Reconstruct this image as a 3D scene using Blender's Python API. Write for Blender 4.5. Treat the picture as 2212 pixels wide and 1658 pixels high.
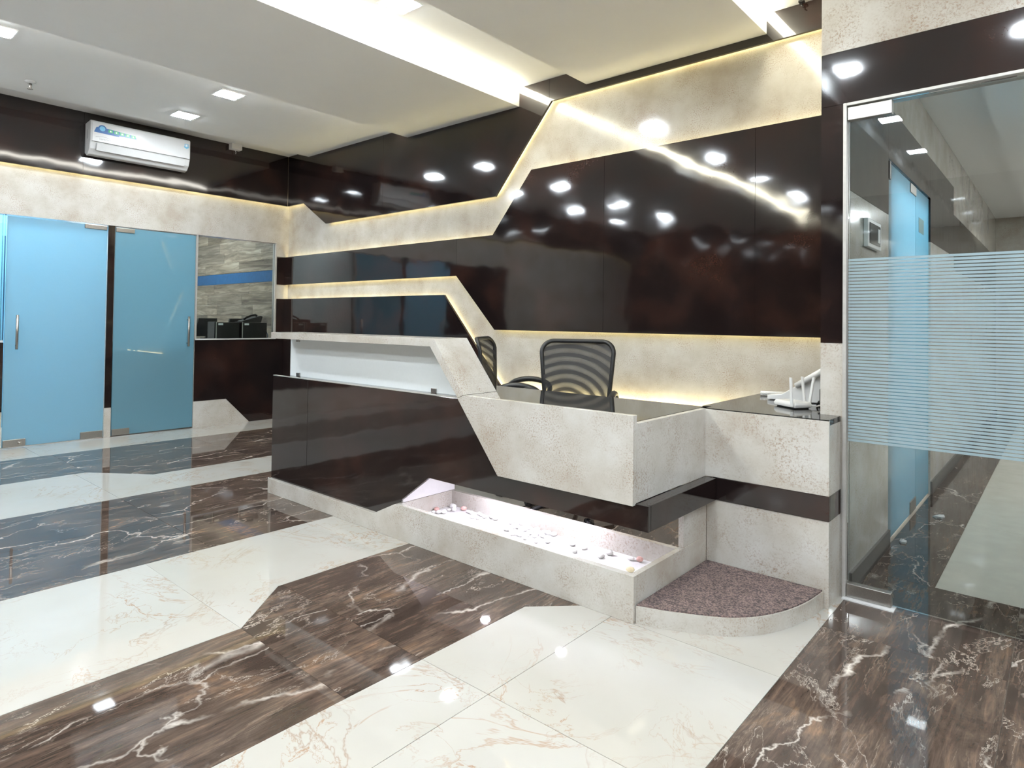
import bpy, bmesh, math, random
from mathutils import Vector, Matrix

for o in list(bpy.data.objects):
    bpy.data.objects.remove(o, do_unlink=True)
SC = bpy.context.scene
COL = SC.collection

# ------------------------------------------------------------------ camera
FW = Vector((-0.65393528, 0.75633576, 0.01802381))
RT = Vector((0.75654713, 0.65381777, 0.01259997))
UP = Vector((0.00225448, -0.02187542, 0.99975816))
cam = bpy.data.cameras.new('camera')
cam.sensor_fit = 'HORIZONTAL'
cam.sensor_width = 36.0
cam.lens = 22.545
cam.shift_y = -(829.0 - 669.58) / 2212.0
cam.clip_start = 0.05
cam_o = bpy.data.objects.new('camera', cam)
COL.objects.link(cam_o)
m = Matrix((RT, UP, -FW)).transposed().to_4x4()
m.translation = Vector((7.2113, -4.1387, 1.2))
cam_o.matrix_world = m
SC.camera = cam_o

# ------------------------------------------------------------------ world, exposure, lamp levels
w = bpy.data.worlds.new('world')
SC.world = w
w.use_nodes = True
w.node_tree.nodes['Background'].inputs['Color'].default_value = (0.9, 0.95, 1.0, 1)
w.node_tree.nodes['Background'].inputs['Strength'].default_value = 0.05
SC.view_settings.view_transform = 'Standard'
SC.view_settings.look = 'None'
SC.view_settings.gamma = 1.0
SC.view_settings.use_curve_mapping = False
SC.view_settings.exposure = 0.70
LAMP = 155.0        # radiance of the square downlights
COVE = 19.0         # radiance of the wall cove strips
CEILCOVE = 25.0     # radiance of the ceiling cove strips
TROUGH = 420.0       # radiance of the strip over the pebble trough
ROOM_L = 75.0       # panels in the rooms behind the left wall
CORR_L = 75.0

# ------------------------------------------------------------------ node helper
def material(name):
    mt = bpy.data.materials.new(name)
    mt.use_nodes = True
    nt = mt.node_tree
    nt.nodes.clear()
    out = nt.nodes.new('ShaderNodeOutputMaterial')
    return mt, nt, out

def nd(nt, kind, **kw):
    n = nt.nodes.new(kind)
    for k, v in kw.items():
        if k.startswith('i_'):
            n.inputs[k[2:].replace('_', ' ')].default_value = v
        else:
            setattr(n, k, v)
    return n

def lk(nt, a, ao, b, bi):
    nt.links.new(a.outputs[ao], b.inputs[bi])

def noise(nt, vec, scale, detail=4.0, rough=0.55, dist=0.0):
    n = nd(nt, 'ShaderNodeTexNoise')
    n.inputs['Scale'].default_value = scale
    n.inputs['Detail'].default_value = detail
    n.inputs['Roughness'].default_value = rough
    n.inputs['Distortion'].default_value = dist
    if vec is not None:
        nt.links.new(vec, n.inputs['Vector'])
    return n

def ramp(nt, fac, stops):
    r = nd(nt, 'ShaderNodeValToRGB')
    e = r.color_ramp.elements
    while len(e) < len(stops):
        e.new(0.5)
    for el, (p, c) in zip(e, stops):
        el.position = p
        el.color = c if len(c) == 4 else (c[0], c[1], c[2], 1)
    nt.links.new(fac, r.inputs['Fac'])
    return r

def mixc(nt, fac, a, b, mode='MIX'):
    n = nd(nt, 'ShaderNodeMix', data_type='RGBA', blend_type=mode)
    for sock, v in ((n.inputs[0], fac), (n.inputs[6], a), (n.inputs[7], b)):
        if hasattr(v, 'is_linked') or hasattr(v, 'links'):
            nt.links.new(v, sock)
        elif isinstance(v, (int, float)):
            sock.default_value = v
        else:
            sock.default_value = (v[0], v[1], v[2], 1)
    return n.outputs[2]

def mathn(nt, op, a, b=None):
    n = nd(nt, 'ShaderNodeMath', operation=op)
    for s, v in ((n.inputs[0], a), (n.inputs[1], b)):
        if v is None:
            continue
        if isinstance(v, (int, float)):
            s.default_value = v
        else:
            nt.links.new(v, s)
    return n.outputs[0]

def world_pos(nt, scale=(1, 1, 1), rot=(0, 0, 0), rand=0.0):
    g = nd(nt, 'ShaderNodeNewGeometry')
    mp = nd(nt, 'ShaderNodeMapping')
    mp.inputs['Scale'].default_value = scale
    mp.inputs['Rotation'].default_value = rot
    src = g.outputs['Position']
    if rand:
        oi = nd(nt, 'ShaderNodeObjectInfo')
        vm = nd(nt, 'ShaderNodeVectorMath', operation='MULTIPLY_ADD')
        cmb = nd(nt, 'ShaderNodeCombineXYZ')
        for i in range(3):
            nt.links.new(oi.outputs['Random'], cmb.inputs[i])
        nt.links.new(cmb.outputs[0], vm.inputs[0])
        vm.inputs[1].default_value = (rand, rand * 1.7, rand * 0.6)
        nt.links.new(src, vm.inputs[2])
        src = vm.outputs[0]
    nt.links.new(src, mp.inputs['Vector'])
    return mp.outputs['Vector']

def principled(nt, out, color=(0.8, 0.8, 0.8), rough=0.5, metal=0.0, spec=0.5, coat=0.0, coat_rough=0.03):
    p = nd(nt, 'ShaderNodeBsdfPrincipled')
    if isinstance(color, tuple):
        p.inputs['Base Color'].default_value = (color[0], color[1], color[2], 1)
    else:
        nt.links.new(color, p.inputs['Base Color'])
    if isinstance(rough, (int, float)):
        p.inputs['Roughness'].default_value = rough
    else:
        nt.links.new(rough, p.inputs['Roughness'])
    p.inputs['Metallic'].default_value = metal
    p.inputs['Specular IOR Level'].default_value = spec
    p.inputs['Coat Weight'].default_value = coat
    p.inputs['Coat Roughness'].default_value = coat_rough
    nt.links.new(p.outputs[0], out.inputs['Surface'])
    return p

def plain(name, color, rough=0.5, metal=0.0, spec=0.5, coat=0.0, grain=0.06, gscale=60.0):
    mt, nt, out = material(name)
    v = world_pos(nt)
    n = noise(nt, v, gscale, 3.0)
    lo = tuple(c * (1 - grain) for c in color)
    hi = tuple(min(1, c * (1 + grain)) for c in color)
    r = ramp(nt, n.outputs['Fac'], [(0.3, lo), (0.7, hi)])
    principled(nt, out, r.outputs['Color'], rough, metal, spec, coat)
    return mt

def bump(nt, height, p, strength, dist=0.01):
    b = nd(nt, 'ShaderNodeBump')
    b.inputs['Strength'].default_value = strength
    b.inputs['Distance'].default_value = dist
    nt.links.new(height, b.inputs['Height'])
    nt.links.new(b.outputs['Normal'], p.inputs['Normal'])
    return b

def m_dark_laminate():
    mt, nt, out = material('dark_brown_gloss_laminate')
    v = world_pos(nt)
    n1 = noise(nt, v, 2.2, 5.0, 0.6)
    n2 = noise(nt, v, 120.0, 4.0, 0.7)
    c1 = ramp(nt, n1.outputs['Fac'], [(0.30, (0.008, 0.006, 0.0065)), (0.50, (0.014, 0.009, 0.0085)), (0.68, (0.036, 0.017, 0.013))])
    c2 = ramp(nt, n2.outputs['Fac'], [(0.35, (0.75, 0.75, 0.78)), (0.7, (1.3, 1.22, 1.18))])
    col = mixc(nt, 1.0, c1.outputs['Color'], c2.outputs['Color'], 'MULTIPLY')
    p = principled(nt, out, col, 0.06, 0.0, 0.75)
    w1 = noise(nt, v, 2.2, 2.0, 0.5)
    w2 = noise(nt, v, 160.0, 2.0, 0.5)
    hgt = mathn(nt, 'ADD', w1.outputs['Fac'], mathn(nt, 'MULTIPLY', w2.outputs['Fac'], 0.004))
    bump(nt, hgt, p, 0.07, 0.05)
    return mt

def m_cream_laminate():
    mt, nt, out = material('cream_stone_laminate')
    v = world_pos(nt)
    n1 = noise(nt, v, 3.2, 5.0, 0.62)
    n2 = noise(nt, v, 130.0, 4.0, 0.75)
    n3 = noise(nt, v, 5.0, 5.0, 0.68)
    c1 = ramp(nt, n1.outputs['Fac'], [(0.32, (0.42, 0.375, 0.32)), (0.5, (0.50, 0.475, 0.43)), (0.68, (0.565, 0.55, 0.52))])
    sp = ramp(nt, n2.outputs['Fac'], [(0.49, (0, 0, 0)), (0.64, (1, 1, 1))])
    patch = ramp(nt, n3.outputs['Fac'], [(0.44, (0.10, 0.10, 0.10)), (0.64, (0.95, 0.95, 0.95))])
    f = mathn(nt, 'MULTIPLY', sp.outputs['Color'], patch.outputs['Color'])
    col = mixc(nt, f, c1.outputs['Color'], (0.30, 0.205, 0.145))
    p = principled(nt, out, col, 0.13, 0.0, 0.4)
    w1 = noise(nt, v, 3.0, 2.0)
    bump(nt, w1.outputs['Fac'], p, 0.06, 0.03)
    return mt

def m_dark_marble():
    mt, nt, out = material('brown_veined_marble')
    rz = math.radians(14)
    v = world_pos(nt, (2.2, 0.9, 1.0), (0, 0, rz), 23.0)
    vf = world_pos(nt, (16.0, 1.6, 1.0), (0, 0, rz), 23.0)
    vu = world_pos(nt, (1, 1, 1), (0, 0, 0.5), 23.0)
    base = noise(nt, v, 2.2, 8.0, 0.66, 1.0)
    streak = noise(nt, vf, 2.6, 8.0, 0.72, 0.8)
    c1 = ramp(nt, base.outputs['Fac'], [(0.30, (0.034, 0.024, 0.020)), (0.47, (0.068, 0.047, 0.037)), (0.58, (0.100, 0.072, 0.056)), (0.72, (0.185, 0.115, 0.072))])
    c2 = ramp(nt, streak.outputs['Fac'], [(0.33, (0.60, 0.58, 0.58)), (0.52, (1.0, 1.0, 1.0)), (0.66, (1.6, 1.5, 1.45)), (0.78, (2.6, 2.4, 2.3))])
    col = mixc(nt, 1.0, c1.outputs['Color'], c2.outputs['Color'], 'MULTIPLY')
    # distorted coordinates for the crack network
    wob = noise(nt, vu, 3.0, 5.0, 0.6)
    vm = nd(nt, 'ShaderNodeVectorMath', operation='MULTIPLY_ADD')
    nt.links.new(wob.outputs['Color'], vm.inputs[0])
    vm.inputs[1].default_value = (0.55, 0.55, 0.0)
    nt.links.new(v, vm.inputs[2])
    vo = nd(nt, 'ShaderNodeTexVoronoi', feature='DISTANCE_TO_EDGE')
    vo.inputs['Scale'].default_value = 1.15
    nt.links.new(vm.outputs[0], vo.inputs['Vector'])
    g1 = ramp(nt, noise(nt, vu, 2.6, 3.0).outputs['Fac'], [(0.42, (0, 0, 0)), (0.64, (1, 1, 1))]).outputs['Color']
    g2 = ramp(nt, noise(nt, v, 4.0, 3.0).outputs['Fac'], [(0.40, (0.1, 0.1, 0.1)), (0.60, (1, 1, 1))]).outputs['Color']
    k1 = ramp(nt, vo.outputs['Distance'], [(0.0, (0.9, 0.9, 0.9)), (0.005, (0.55, 0.55, 0.55)), (0.014, (0, 0, 0))]).outputs['Color']
    col = mixc(nt, mathn(nt, 'MULTIPLY', k1, g1), col, (0.70, 0.63, 0.57))
    def vein(vec, scale, width, dist, amt, c, prev, gate):
        n = noise(nt, vec, scale, 8.0, 0.66, dist)
        d = mathn(nt, 'ABSOLUTE', mathn(nt, 'SUBTRACT', n.outputs['Fac'], 0.5))
        r = ramp(nt, d, [(0.0, (1, 1, 1)), (width, (0, 0, 0))])
        f = mathn(nt, 'MULTIPLY', mathn(nt, 'MULTIPLY', r.outputs['Color'], gate), amt)
        return mixc(nt, f, prev, c)
    col = vein(v, 1.1, 0.0045, 0.6, 0.75, (0.55, 0.48, 0.42), col, g2)
    col = vein(vf, 0.55, 0.008, 0.4, 0.5, (0.34, 0.27, 0.22), col, g1)
    principled(nt, out, col, 0.03, 0.0, 0.65)
    return mt

def m_cream_marble():
    mt, nt, out = material('cream_veined_marble')
    v = world_pos(nt, (1, 1, 1), (0, 0, 0.4), 31.0)
    n1 = noise(nt, v, 1.5, 4.0)
    col = ramp(nt, n1.outputs['Fac'], [(0.3, (0.385, 0.362, 0.325)), (0.7, (0.425, 0.411, 0.388))]).outputs['Color']
    gate = ramp(nt, noise(nt, v, 2.1, 2.0).outputs['Fac'], [(0.44, (0.0, 0.0, 0.0)), (0.62, (1, 1, 1))]).outputs['Color']
    for scale, width, dist, amt, c in ((1.5, 0.008, 1.0, 0.8, (0.30, 0.165, 0.085)), (3.1, 0.007, 0.8, 0.6, (0.30, 0.185, 0.11)), (0.8, 0.005, 0.6, 0.65, (0.26, 0.17, 0.115))):
        n = noise(nt, v, scale, 7.0, 0.62, dist)
        d = mathn(nt, 'ABSOLUTE', mathn(nt, 'SUBTRACT', n.outputs['Fac'], 0.5))
        r = ramp(nt, d, [(0.0, (1, 1, 1)), (width, (0, 0, 0))])
        f = mathn(nt, 'MULTIPLY', mathn(nt, 'MULTIPLY', r.outputs['Color'], gate), amt)
        col = mixc(nt, f, col, c)
    principled(nt, out, col, 0.03, 0.0, 0.5)
    return mt

def m_glass(name, tint, fres=1.0):
    mt, nt, out = material(name)
    tr = nd(nt, 'ShaderNodeBsdfTransparent')
    tr.inputs['Color'].default_value = (*tint, 1)
    gl = nd(nt, 'ShaderNodeBsdfGlossy')
    gl.inputs['Roughness'].default_value = 0.01
    fr = nd(nt, 'ShaderNodeFresnel')
    fr.inputs['IOR'].default_value = 1.5
    f = mathn(nt, 'MULTIPLY', fr.outputs[0], fres)
    mx = nd(nt, 'ShaderNodeMixShader')
    nt.links.new(f, mx.inputs[0])
    nt.links.new(tr.outputs[0], mx.inputs[1])
    nt.links.new(gl.outputs[0], mx.inputs[2])
    nt.links.new(mx.outputs[0], out.inputs['Surface'])
    return mt

def m_frosted(name, refl, trans, mixf=0.55, clear=0.0, coat=1.0):
    mt, nt, out = material(name)
    v = world_pos(nt)
    n = noise(nt, v, 120.0, 2.0)
    c = ramp(nt, n.outputs['Fac'], [(0.3, tuple(x * 0.96 for x in refl)), (0.7, refl)])
    p = nd(nt, 'ShaderNodeBsdfPrincipled')
    nt.links.new(c.outputs['Color'], p.inputs['Base Color'])
    p.inputs['Roughness'].default_value = 0.35
    p.inputs['Coat Weight'].default_value = coat
    p.inputs['Coat Roughness'].default_value = 0.015
    tl = nd(nt, 'ShaderNodeBsdfTranslucent')
    tl.inputs['Color'].default_value = (*trans, 1)
    mx = nd(nt, 'ShaderNodeMixShader')
    mx.inputs[0].default_value = mixf
    nt.links.new(p.outputs[0], mx.inputs[1])
    nt.links.new(tl.outputs[0], mx.inputs[2])
    last = mx
    if clear:
        tr = nd(nt, 'ShaderNodeBsdfTransparent')
        m2 = nd(nt, 'ShaderNodeMixShader')
        m2.inputs[0].default_value = clear
        nt.links.new(mx.outputs[0], m2.inputs[1])
        nt.links.new(tr.outputs[0], m2.inputs[2])
        last = m2
    nt.links.new(last.outputs[0], out.inputs['Surface'])
    return mt

def m_emit(name, color, strength):
    mt, nt, out = material(name)
    e = nd(nt, 'ShaderNodeEmission')
    e.inputs['Color'].default_value = (*color, 1)
    e.inputs['Strength'].default_value = strength
    nt.links.new(e.outputs[0], out.inputs['Surface'])
    return mt

def m_planks():
    mt, nt, out = material('grey_weathered_planks')
    v = world_pos(nt, (0.7, 1.0, 7.0), (0, 0, 0), 17.0)
    n = noise(nt, v, 2.2, 7.0, 0.7, 0.9)
    c = ramp(nt, n.outputs['Fac'], [(0.34, (0.09, 0.07, 0.055)), (0.5, (0.22, 0.185, 0.145)), (0.66, (0.40, 0.36, 0.30))])
    oi = nd(nt, 'ShaderNodeObjectInfo')
    r2 = ramp(nt, oi.outputs['Random'], [(0.0, (0.65, 0.63, 0.62)), (1.0, (1.25, 1.22, 1.18))])
    col = mixc(nt, 1.0, c.outputs['Color'], r2.outputs['Color'], 'MULTIPLY')
    principled(nt, out, col, 0.4)
    return mt

def m_carpet():
    mt, nt, out = material('speckled_brown_carpet')
    v = world_pos(nt)
    vo = nd(nt, 'ShaderNodeTexVoronoi')
    vo.inputs['Scale'].default_value = 130.0
    nt.links.new(v, vo.inputs['Vector'])
    n = noise(nt, v, 30.0, 3.0)
    f = mathn(nt, 'MULTIPLY', vo.outputs['Distance'], 1.0)
    c = ramp(nt, f, [(0.15, (0.26, 0.20, 0.185)), (0.45, (0.20, 0.15, 0.14)), (0.75, (0.095, 0.08, 0.08))])
    c2 = ramp(nt, n.outputs['Fac'], [(0.35, (0.8, 0.8, 0.8)), (0.65, (1.15, 1.1, 1.1))])
    col = mixc(nt, 1.0, c.outputs['Color'], c2.outputs['Color'], 'MULTIPLY')
    p = principled(nt, out, col, 0.95, 0.0, 0.1)
    bump(nt, vo.outputs['Distance'], p, 0.8, 0.004)
    return mt

def m_mesh_fabric():
    mt, nt, out = material('black_chair_mesh')
    tc = nd(nt, 'ShaderNodeTexCoord')
    mp = nd(nt, 'ShaderNodeMapping')
    mp.inputs['Location'].default_value = (0.06, 0.0, -0.64)
    mp.inputs['Scale'].default_value = (0.85, 0.0, 1.0)
    nt.links.new(tc.outputs['Object'], mp.inputs['Vector'])
    wv = nd(nt, 'ShaderNodeTexWave', wave_type='RINGS', rings_direction='SPHERICAL')
    wv.inputs['Scale'].default_value = 5.5
    wv.inputs['Distortion'].default_value = 1.2
    wv.inputs['Detail Scale'].default_value = 1.0
    nt.links.new(mp.outputs['Vector'], wv.inputs['Vector'])
    r = ramp(nt, wv.outputs['Fac'], [(0.1, (0.03, 0.03, 0.03)), (0.9, (0.24, 0.24, 0.24))])
    p = nd(nt, 'ShaderNodeBsdfPrincipled')
    p.inputs['Base Color'].default_value = (0.018, 0.018, 0.02, 1)
    p.inputs['Roughness'].default_value = 0.7
    tr = nd(nt, 'ShaderNodeBsdfTransparent')
    mx = nd(nt, 'ShaderNodeMixShader')
    nt.links.new(r.outputs['Color'], mx.inputs[0])
    nt.links.new(p.outputs[0], mx.inputs[1])
    nt.links.new(tr.outputs[0], mx.inputs[2])
    nt.links.new(mx.outputs[0], out.inputs['Surface'])
    return mt

M = dict(
    dark=m_dark_laminate(), cream=m_cream_laminate(), dmarble=m_dark_marble(), cmarble=m_cream_marble(),
    ceil=plain('white_ceiling_paint', (0.94, 0.94, 0.935), 0.6, grain=0.01, gscale=4.0),
    grout=plain('grey_grout', (0.33, 0.27, 0.22), 0.8),
    worktop=plain('black_polished_granite', (0.016, 0.015, 0.014), 0.06, 0, 0.6, grain=0.5, gscale=220.0),
    white=plain('white_plastic', (0.62, 0.62, 0.62), 0.25, grain=0.01),
    offwhite=plain('pale_grey_plastic', (0.62, 0.62, 0.62), 0.35, grain=0.02),
    backpaint=plain('white_back_painted_glass', (0.86, 0.90, 0.91), 0.12, grain=0.01, coat=0.5),
    trough=plain('white_trough_lining', (0.80, 0.78, 0.78), 0.4, grain=0.02),
    steel=plain('brushed_steel', (0.42, 0.40, 0.375), 0.32, 1.0, grain=0.08, gscale=200.0),
    alu=plain('silver_frame', (0.50, 0.485, 0.46), 0.4, 0.35, grain=0.05),
    black=plain('black_plastic', (0.012, 0.012, 0.013), 0.4, grain=0.2),
    blackgloss=plain('black_gloss_plastic', (0.008, 0.008, 0.010), 0.12, grain=0.2),
    pebble_w=plain('white_pebble', (0.80, 0.78, 0.77), 0.45, grain=0.05, gscale=90.0),
    pebble_p=plain('pink_pebble', (0.70, 0.42, 0.38), 0.45, grain=0.12, gscale=90.0),
    pebble_y=plain('yellow_pebble', (0.72, 0.62, 0.40), 0.45, grain=0.12, gscale=90.0),
    bluewall=plain('blue_wall_stripe', (0.018, 0.10, 0.25), 0.4, grain=0.12, gscale=20.0),
    paleblue=plain('pale_blue_paint', (0.20, 0.50, 0.72), 0.5, grain=0.03),
    deepblue=plain('deep_blue_board', (0.01, 0.08, 0.20), 0.4, grain=0.1),
    roompaint=plain('room_wall_paint', (0.62, 0.66, 0.68), 0.6, grain=0.02, gscale=6.0),
    skirting=plain('dark_skirting', (0.07, 0.06, 0.055), 0.4, grain=0.1),
    ltile=plain('pale_tile', (0.60, 0.57, 0.50), 0.08, grain=0.05, gscale=8.0),
    planks=m_planks(), carpet=m_carpet(), mesh=m_mesh_fabric(),
    clear=m_glass('clear_glass', (0.90, 0.95, 0.94)),
    tint=m_glass('greenish_door_glass', (0.90, 0.945, 0.94), 1.0),
    frost=m_frosted('blue_frosted_glass', (0.30, 0.50, 0.60), (0.42, 0.68, 0.80), 0.5),
    frost2=m_frosted('deep_blue_frosted_glass', (0.23, 0.44, 0.54), (0.32, 0.60, 0.72), 0.5),
    film=m_frosted('frosted_film', (0.48, 0.58, 0.62), (0.58, 0.74, 0.80), 0.5, 0.12, 0.3),
    lamp=m_emit('downlight_diffuser', (0.86, 0.94, 1.0), LAMP),
    cove=m_emit('warm_led_strip', (1.0, 0.85, 0.42), COVE),
    ccove=m_emit('warm_ceiling_led', (1.0, 0.95, 0.74), CEILCOVE),
    slab_fill=m_emit('added_slab_fill_led', (1.0, 0.96, 0.86), 11.0),
    tled=m_emit('cool_led_strip', (0.88, 0.86, 1.0), TROUGH),
    room=m_emit('room_light_panel', (0.95, 0.98, 1.0), ROOM_L),
    corr=m_emit('corridor_light_panel', (0.97, 0.97, 1.0), CORR_L),
    st_blue=plain('blue_sticker', (0.03, 0.12, 0.33), 0.3), st_green=plain('green_sticker', (0.05, 0.40, 0.15), 0.3),
    st_sky=plain('sky_blue_sticker', (0.16, 0.46, 0.68), 0.3), st_white=plain('white_sticker', (0.8, 0.82, 0.85), 0.3, grain=0.01),
    st_grey=plain('grey_print', (0.30, 0.30, 0.30), 0.4), screen=plain('dark_screen', (0.02, 0.03, 0.03), 0.1),
    mgreen=plain('dark_green_sticker', (0.02, 0.14, 0.14), 0.4),
)

# ------------------------------------------------------------------ geometry helpers
WO = {}        # world origin of every object

def root(name, loc=(0, 0, 0), label=None, cat=None, group=None, kind=None):
    o = bpy.data.objects.new(name, None)
    o.empty_display_size = 0.05
    COL.objects.link(o)
    o.location = loc
    WO[o] = Vector(loc)
    tag(o, label, cat, group, kind)
    return o

def tag(o, label=None, cat=None, group=None, kind=None):
    if label: o['label'] = label
    if cat: o['category'] = cat
    if group: o['group'] = group
    if kind: o['kind'] = kind
    return o

def mk(name, verts, faces, mat, parent=None, smooth=False, bev=0.0, seg=2, origin=None):
    vs = [Vector(v) for v in verts]
    if origin is None:
        lo = Vector([min(v[i] for v in vs) for i in range(3)])
        hi = Vector([max(v[i] for v in vs) for i in range(3)])
        org = Vector(((lo.x + hi.x) / 2, (lo.y + hi.y) / 2, lo.z))
    else:
        org = Vector(origin)
    me = bpy.data.meshes.new(name)
    me.from_pydata([v - org for v in vs], [], faces)
    bm = bmesh.new()
    bm.from_mesh(me)
    bmesh.ops.remove_doubles(bm, verts=bm.verts, dist=1e-6)
    bmesh.ops.recalc_face_normals(bm, faces=bm.faces)
    if bev > 0:
        ed = [e for e in bm.edges if len(e.link_faces) == 2 and e.calc_face_angle(0) > 0.5]
        bmesh.ops.bevel(bm, geom=ed, offset=bev, segments=seg, profile=0.5, affect='EDGES', clamp_overlap=True)
    bm.to_mesh(me)
    bm.free()
    if smooth:
        for p in me.polygons:
            p.use_smooth = True
    me.materials.append(M[mat])
    o = bpy.data.objects.new(name, me)
    COL.objects.link(o)
    WO[o] = org
    if parent is not None:
        o.parent = parent
        o.location = org - WO[parent]
    else:
        o.location = org
    return o

def boxv(x0, x1, y0, y1, z0, z1):
    v = [(x, y, z) for x in (x0, x1) for y in (y0, y1) for z in (z0, z1)]
    f = [(0, 1, 3, 2), (4, 6, 7, 5), (0, 4, 5, 1), (2, 3, 7, 6), (0, 2, 6, 4), (1, 5, 7, 3)]
    return v, f

def box(name, x0, x1, y0, y1, z0, z1, mat, parent=None, bev=0.0, seg=2):
    v, f = boxv(x0, x1, y0, y1, z0, z1)
    return mk(name, v, f, mat, parent, bev=bev, seg=seg)

def prism(name, poly, a0, a1, axis, mat, parent=None, bev=0.0, smooth=False):
    """poly: 2-D points; axis 'y': (x,z) extruded in y; 'x': (y,z); 'z': (x,y)."""
    n = len(poly)
    def p3(p, a):
        if axis == 'y': return (p[0], a, p[1])
        if axis == 'x': return (a, p[0], p[1])
        return (p[0], p[1], a)
    v = [p3(p, a0) for p in poly] + [p3(p, a1) for p in poly]
    f = [tuple(range(n))[::-1], tuple(range(n, 2 * n))] + [(i, (i + 1) % n, n + (i + 1) % n, n + i) for i in range(n)]
    return mk(name, v, f, mat, parent, bev=bev, smooth=smooth)

def clip(poly, nx, ny, d):
    """keep nx*x+ny*y <= d"""
    out = []
    for i, p in enumerate(poly):
        q = poly[(i + 1) % len(poly)]
        a = nx * p[0] + ny * p[1] - d
        b = nx * q[0] + ny * q[1] - d
        if a <= 0: out.append(p)
        if (a < 0 < b) or (b < 0 < a):
            t = a / (a - b)
            out.append((p[0] + t * (q[0] - p[0]), p[1] + t * (q[1] - p[1])))
    return out

def area(poly):
    return 0.5 * abs(sum(p[0] * q[1] - q[0] * p[1] for p, q in zip(poly, poly[1:] + poly[:1])))

def split(polys, axis, cuts, gap):
    """cut convex-ish polygons by lines axis=c, leaving a joint"""
    for c in cuts:
        nxt = []
        for p in polys:
            n = (1, 0) if axis == 0 else (0, 1)
            a = clip(p, n[0], n[1], c - gap / 2)
            b = clip(p, -n[0], -n[1], -(c + gap / 2))
            for r in (a, b):
                if len(r) > 2 and area(r) > 1e-4: nxt.append(r)
        polys = nxt
    return polys

def tube(name, pts, r, mat, parent=None, n=8, closed=False):
    pts = [Vector(p) for p in pts]
    rs = r if isinstance(r, (list, tuple)) else [r] * len(pts)
    v, f = [], []
    m = len(pts)
    prev = None
    for i, p in enumerate(pts):
        a = pts[i - 1] if (i or closed) else p
        b = pts[(i + 1) % m] if (i < m - 1 or closed) else p
        t = (b - a).normalized()
        if prev is None:
            u = t.orthogonal().normalized()
        else:
            u = (prev - t * prev.dot(t))
            u = u.normalized() if u.length > 1e-6 else t.orthogonal().normalized()
        prev = u
        w_ = t.cross(u)
        for k in range(n):
            an = 2 * math.pi * k / n
            v.append(p + (u * math.cos(an) + w_ * math.sin(an)) * rs[i])
    for i in range(m if closed else m - 1):
        j = (i + 1) % m
        for k in range(n):
            k2 = (k + 1) % n
            f.append((i * n + k, i * n + k2, j * n + k2, j * n + k))
    if not closed:
        f.append(tuple(range(n))[::-1])
        f.append(tuple((m - 1) * n + k for k in range(n)))
    return mk(name, v, f, mat, parent, smooth=True)

def lathe(name, prof, c, mat, parent=None, n=20, smooth=True):
    v, f = [], []
    for (r, z) in prof:
        for k in range(n):
            a = 2 * math.pi * k / n
            v.append((c[0] + r * math.cos(a), c[1] + r * math.sin(a), c[2] + z))
    for i in range(len(prof) - 1):
        for k in range(n):
            k2 = (k + 1) % n
            f.append((i * n + k, i * n + k2, (i + 1) * n + k2, (i + 1) * n + k))
    f.append(tuple(range(n))[::-1])
    f.append(tuple((len(prof) - 1) * n + k for k in range(n)))
    return mk(name, v, f, mat, parent, smooth=smooth)

def text(name, s, size, mat, parent, mtx, ext=0.0004):
    cu = bpy.data.curves.new(name, 'FONT')
    cu.body = s
    cu.size = size
    cu.extrude = ext
    cu.align_x = 'CENTER'
    cu.align_y = 'CENTER'
    cu.resolution_u = 2
    t = bpy.data.objects.new(name, cu)
    COL.objects.link(t)
    me = bpy.data.meshes.new_from_object(t.evaluated_get(bpy.context.evaluated_depsgraph_get()))
    bpy.data.objects.remove(t)
    v = [mtx @ x.co for x in me.vertices]
    f = [tuple(p.vertices) for p in me.polygons]
    bpy.data.meshes.remove(me)
    return mk(name, v, f, mat, parent)

def smooth_curve(p, k=4):
    out = []
    for i in range(len(p) - 1):
        p0, p1, p2, p3 = p[max(i - 1, 0)], p[i], p[i + 1], p[min(i + 2, len(p) - 1)]
        for j in range(k):
            t = j / k
            out.append(tuple(0.5 * (2 * p1[q] + (p2[q] - p0[q]) * t + (2 * p0[q] - 5 * p1[q] + 4 * p2[q] - p3[q]) * t * t + (3 * p1[q] - p0[q] - 3 * p2[q] + p3[q]) * t ** 3) for q in range(len(p1))))
    return out + [p[-1]]

rnd = random.Random(11)

# ================================================================== SETTING
ZH, ZA, ZB, ZC = 3.17, 3.01, 3.10, 3.04          # ceiling levels
XW, YW = 6.361, -0.996                            # the projecting right-hand wall
XE, YE = 9.6, -8.0                                # far sides of the hall

# ---------------------------------------------------------------- floor
floor = box('floor', -5.2, XE + 0.1, YE - 0.1, 7.2, -0.12, -0.005, 'grout')
tag(floor, kind='structure')
GAP = 0.0022
def tiles(poly, mat, xs=(), ys=()):
    for p in split(split([poly], 0, xs, GAP), 1, ys, GAP):
        n = len(p)
        v = [(x, y, -0.005) for x, y in p] + [(x, y, 0.0) for x, y in p]
        f = [tuple(range(n, 2 * n))] + [(i, (i + 1) % n, n + (i + 1) % n, n + i) for i in range(n)]
        mk('tile', v, f, mat, floor)
g = GAP / 2
YS = (-7.6, -6.35, -5.10, -3.85, -2.60, -1.36, -0.11)
YF = -1.86
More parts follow.
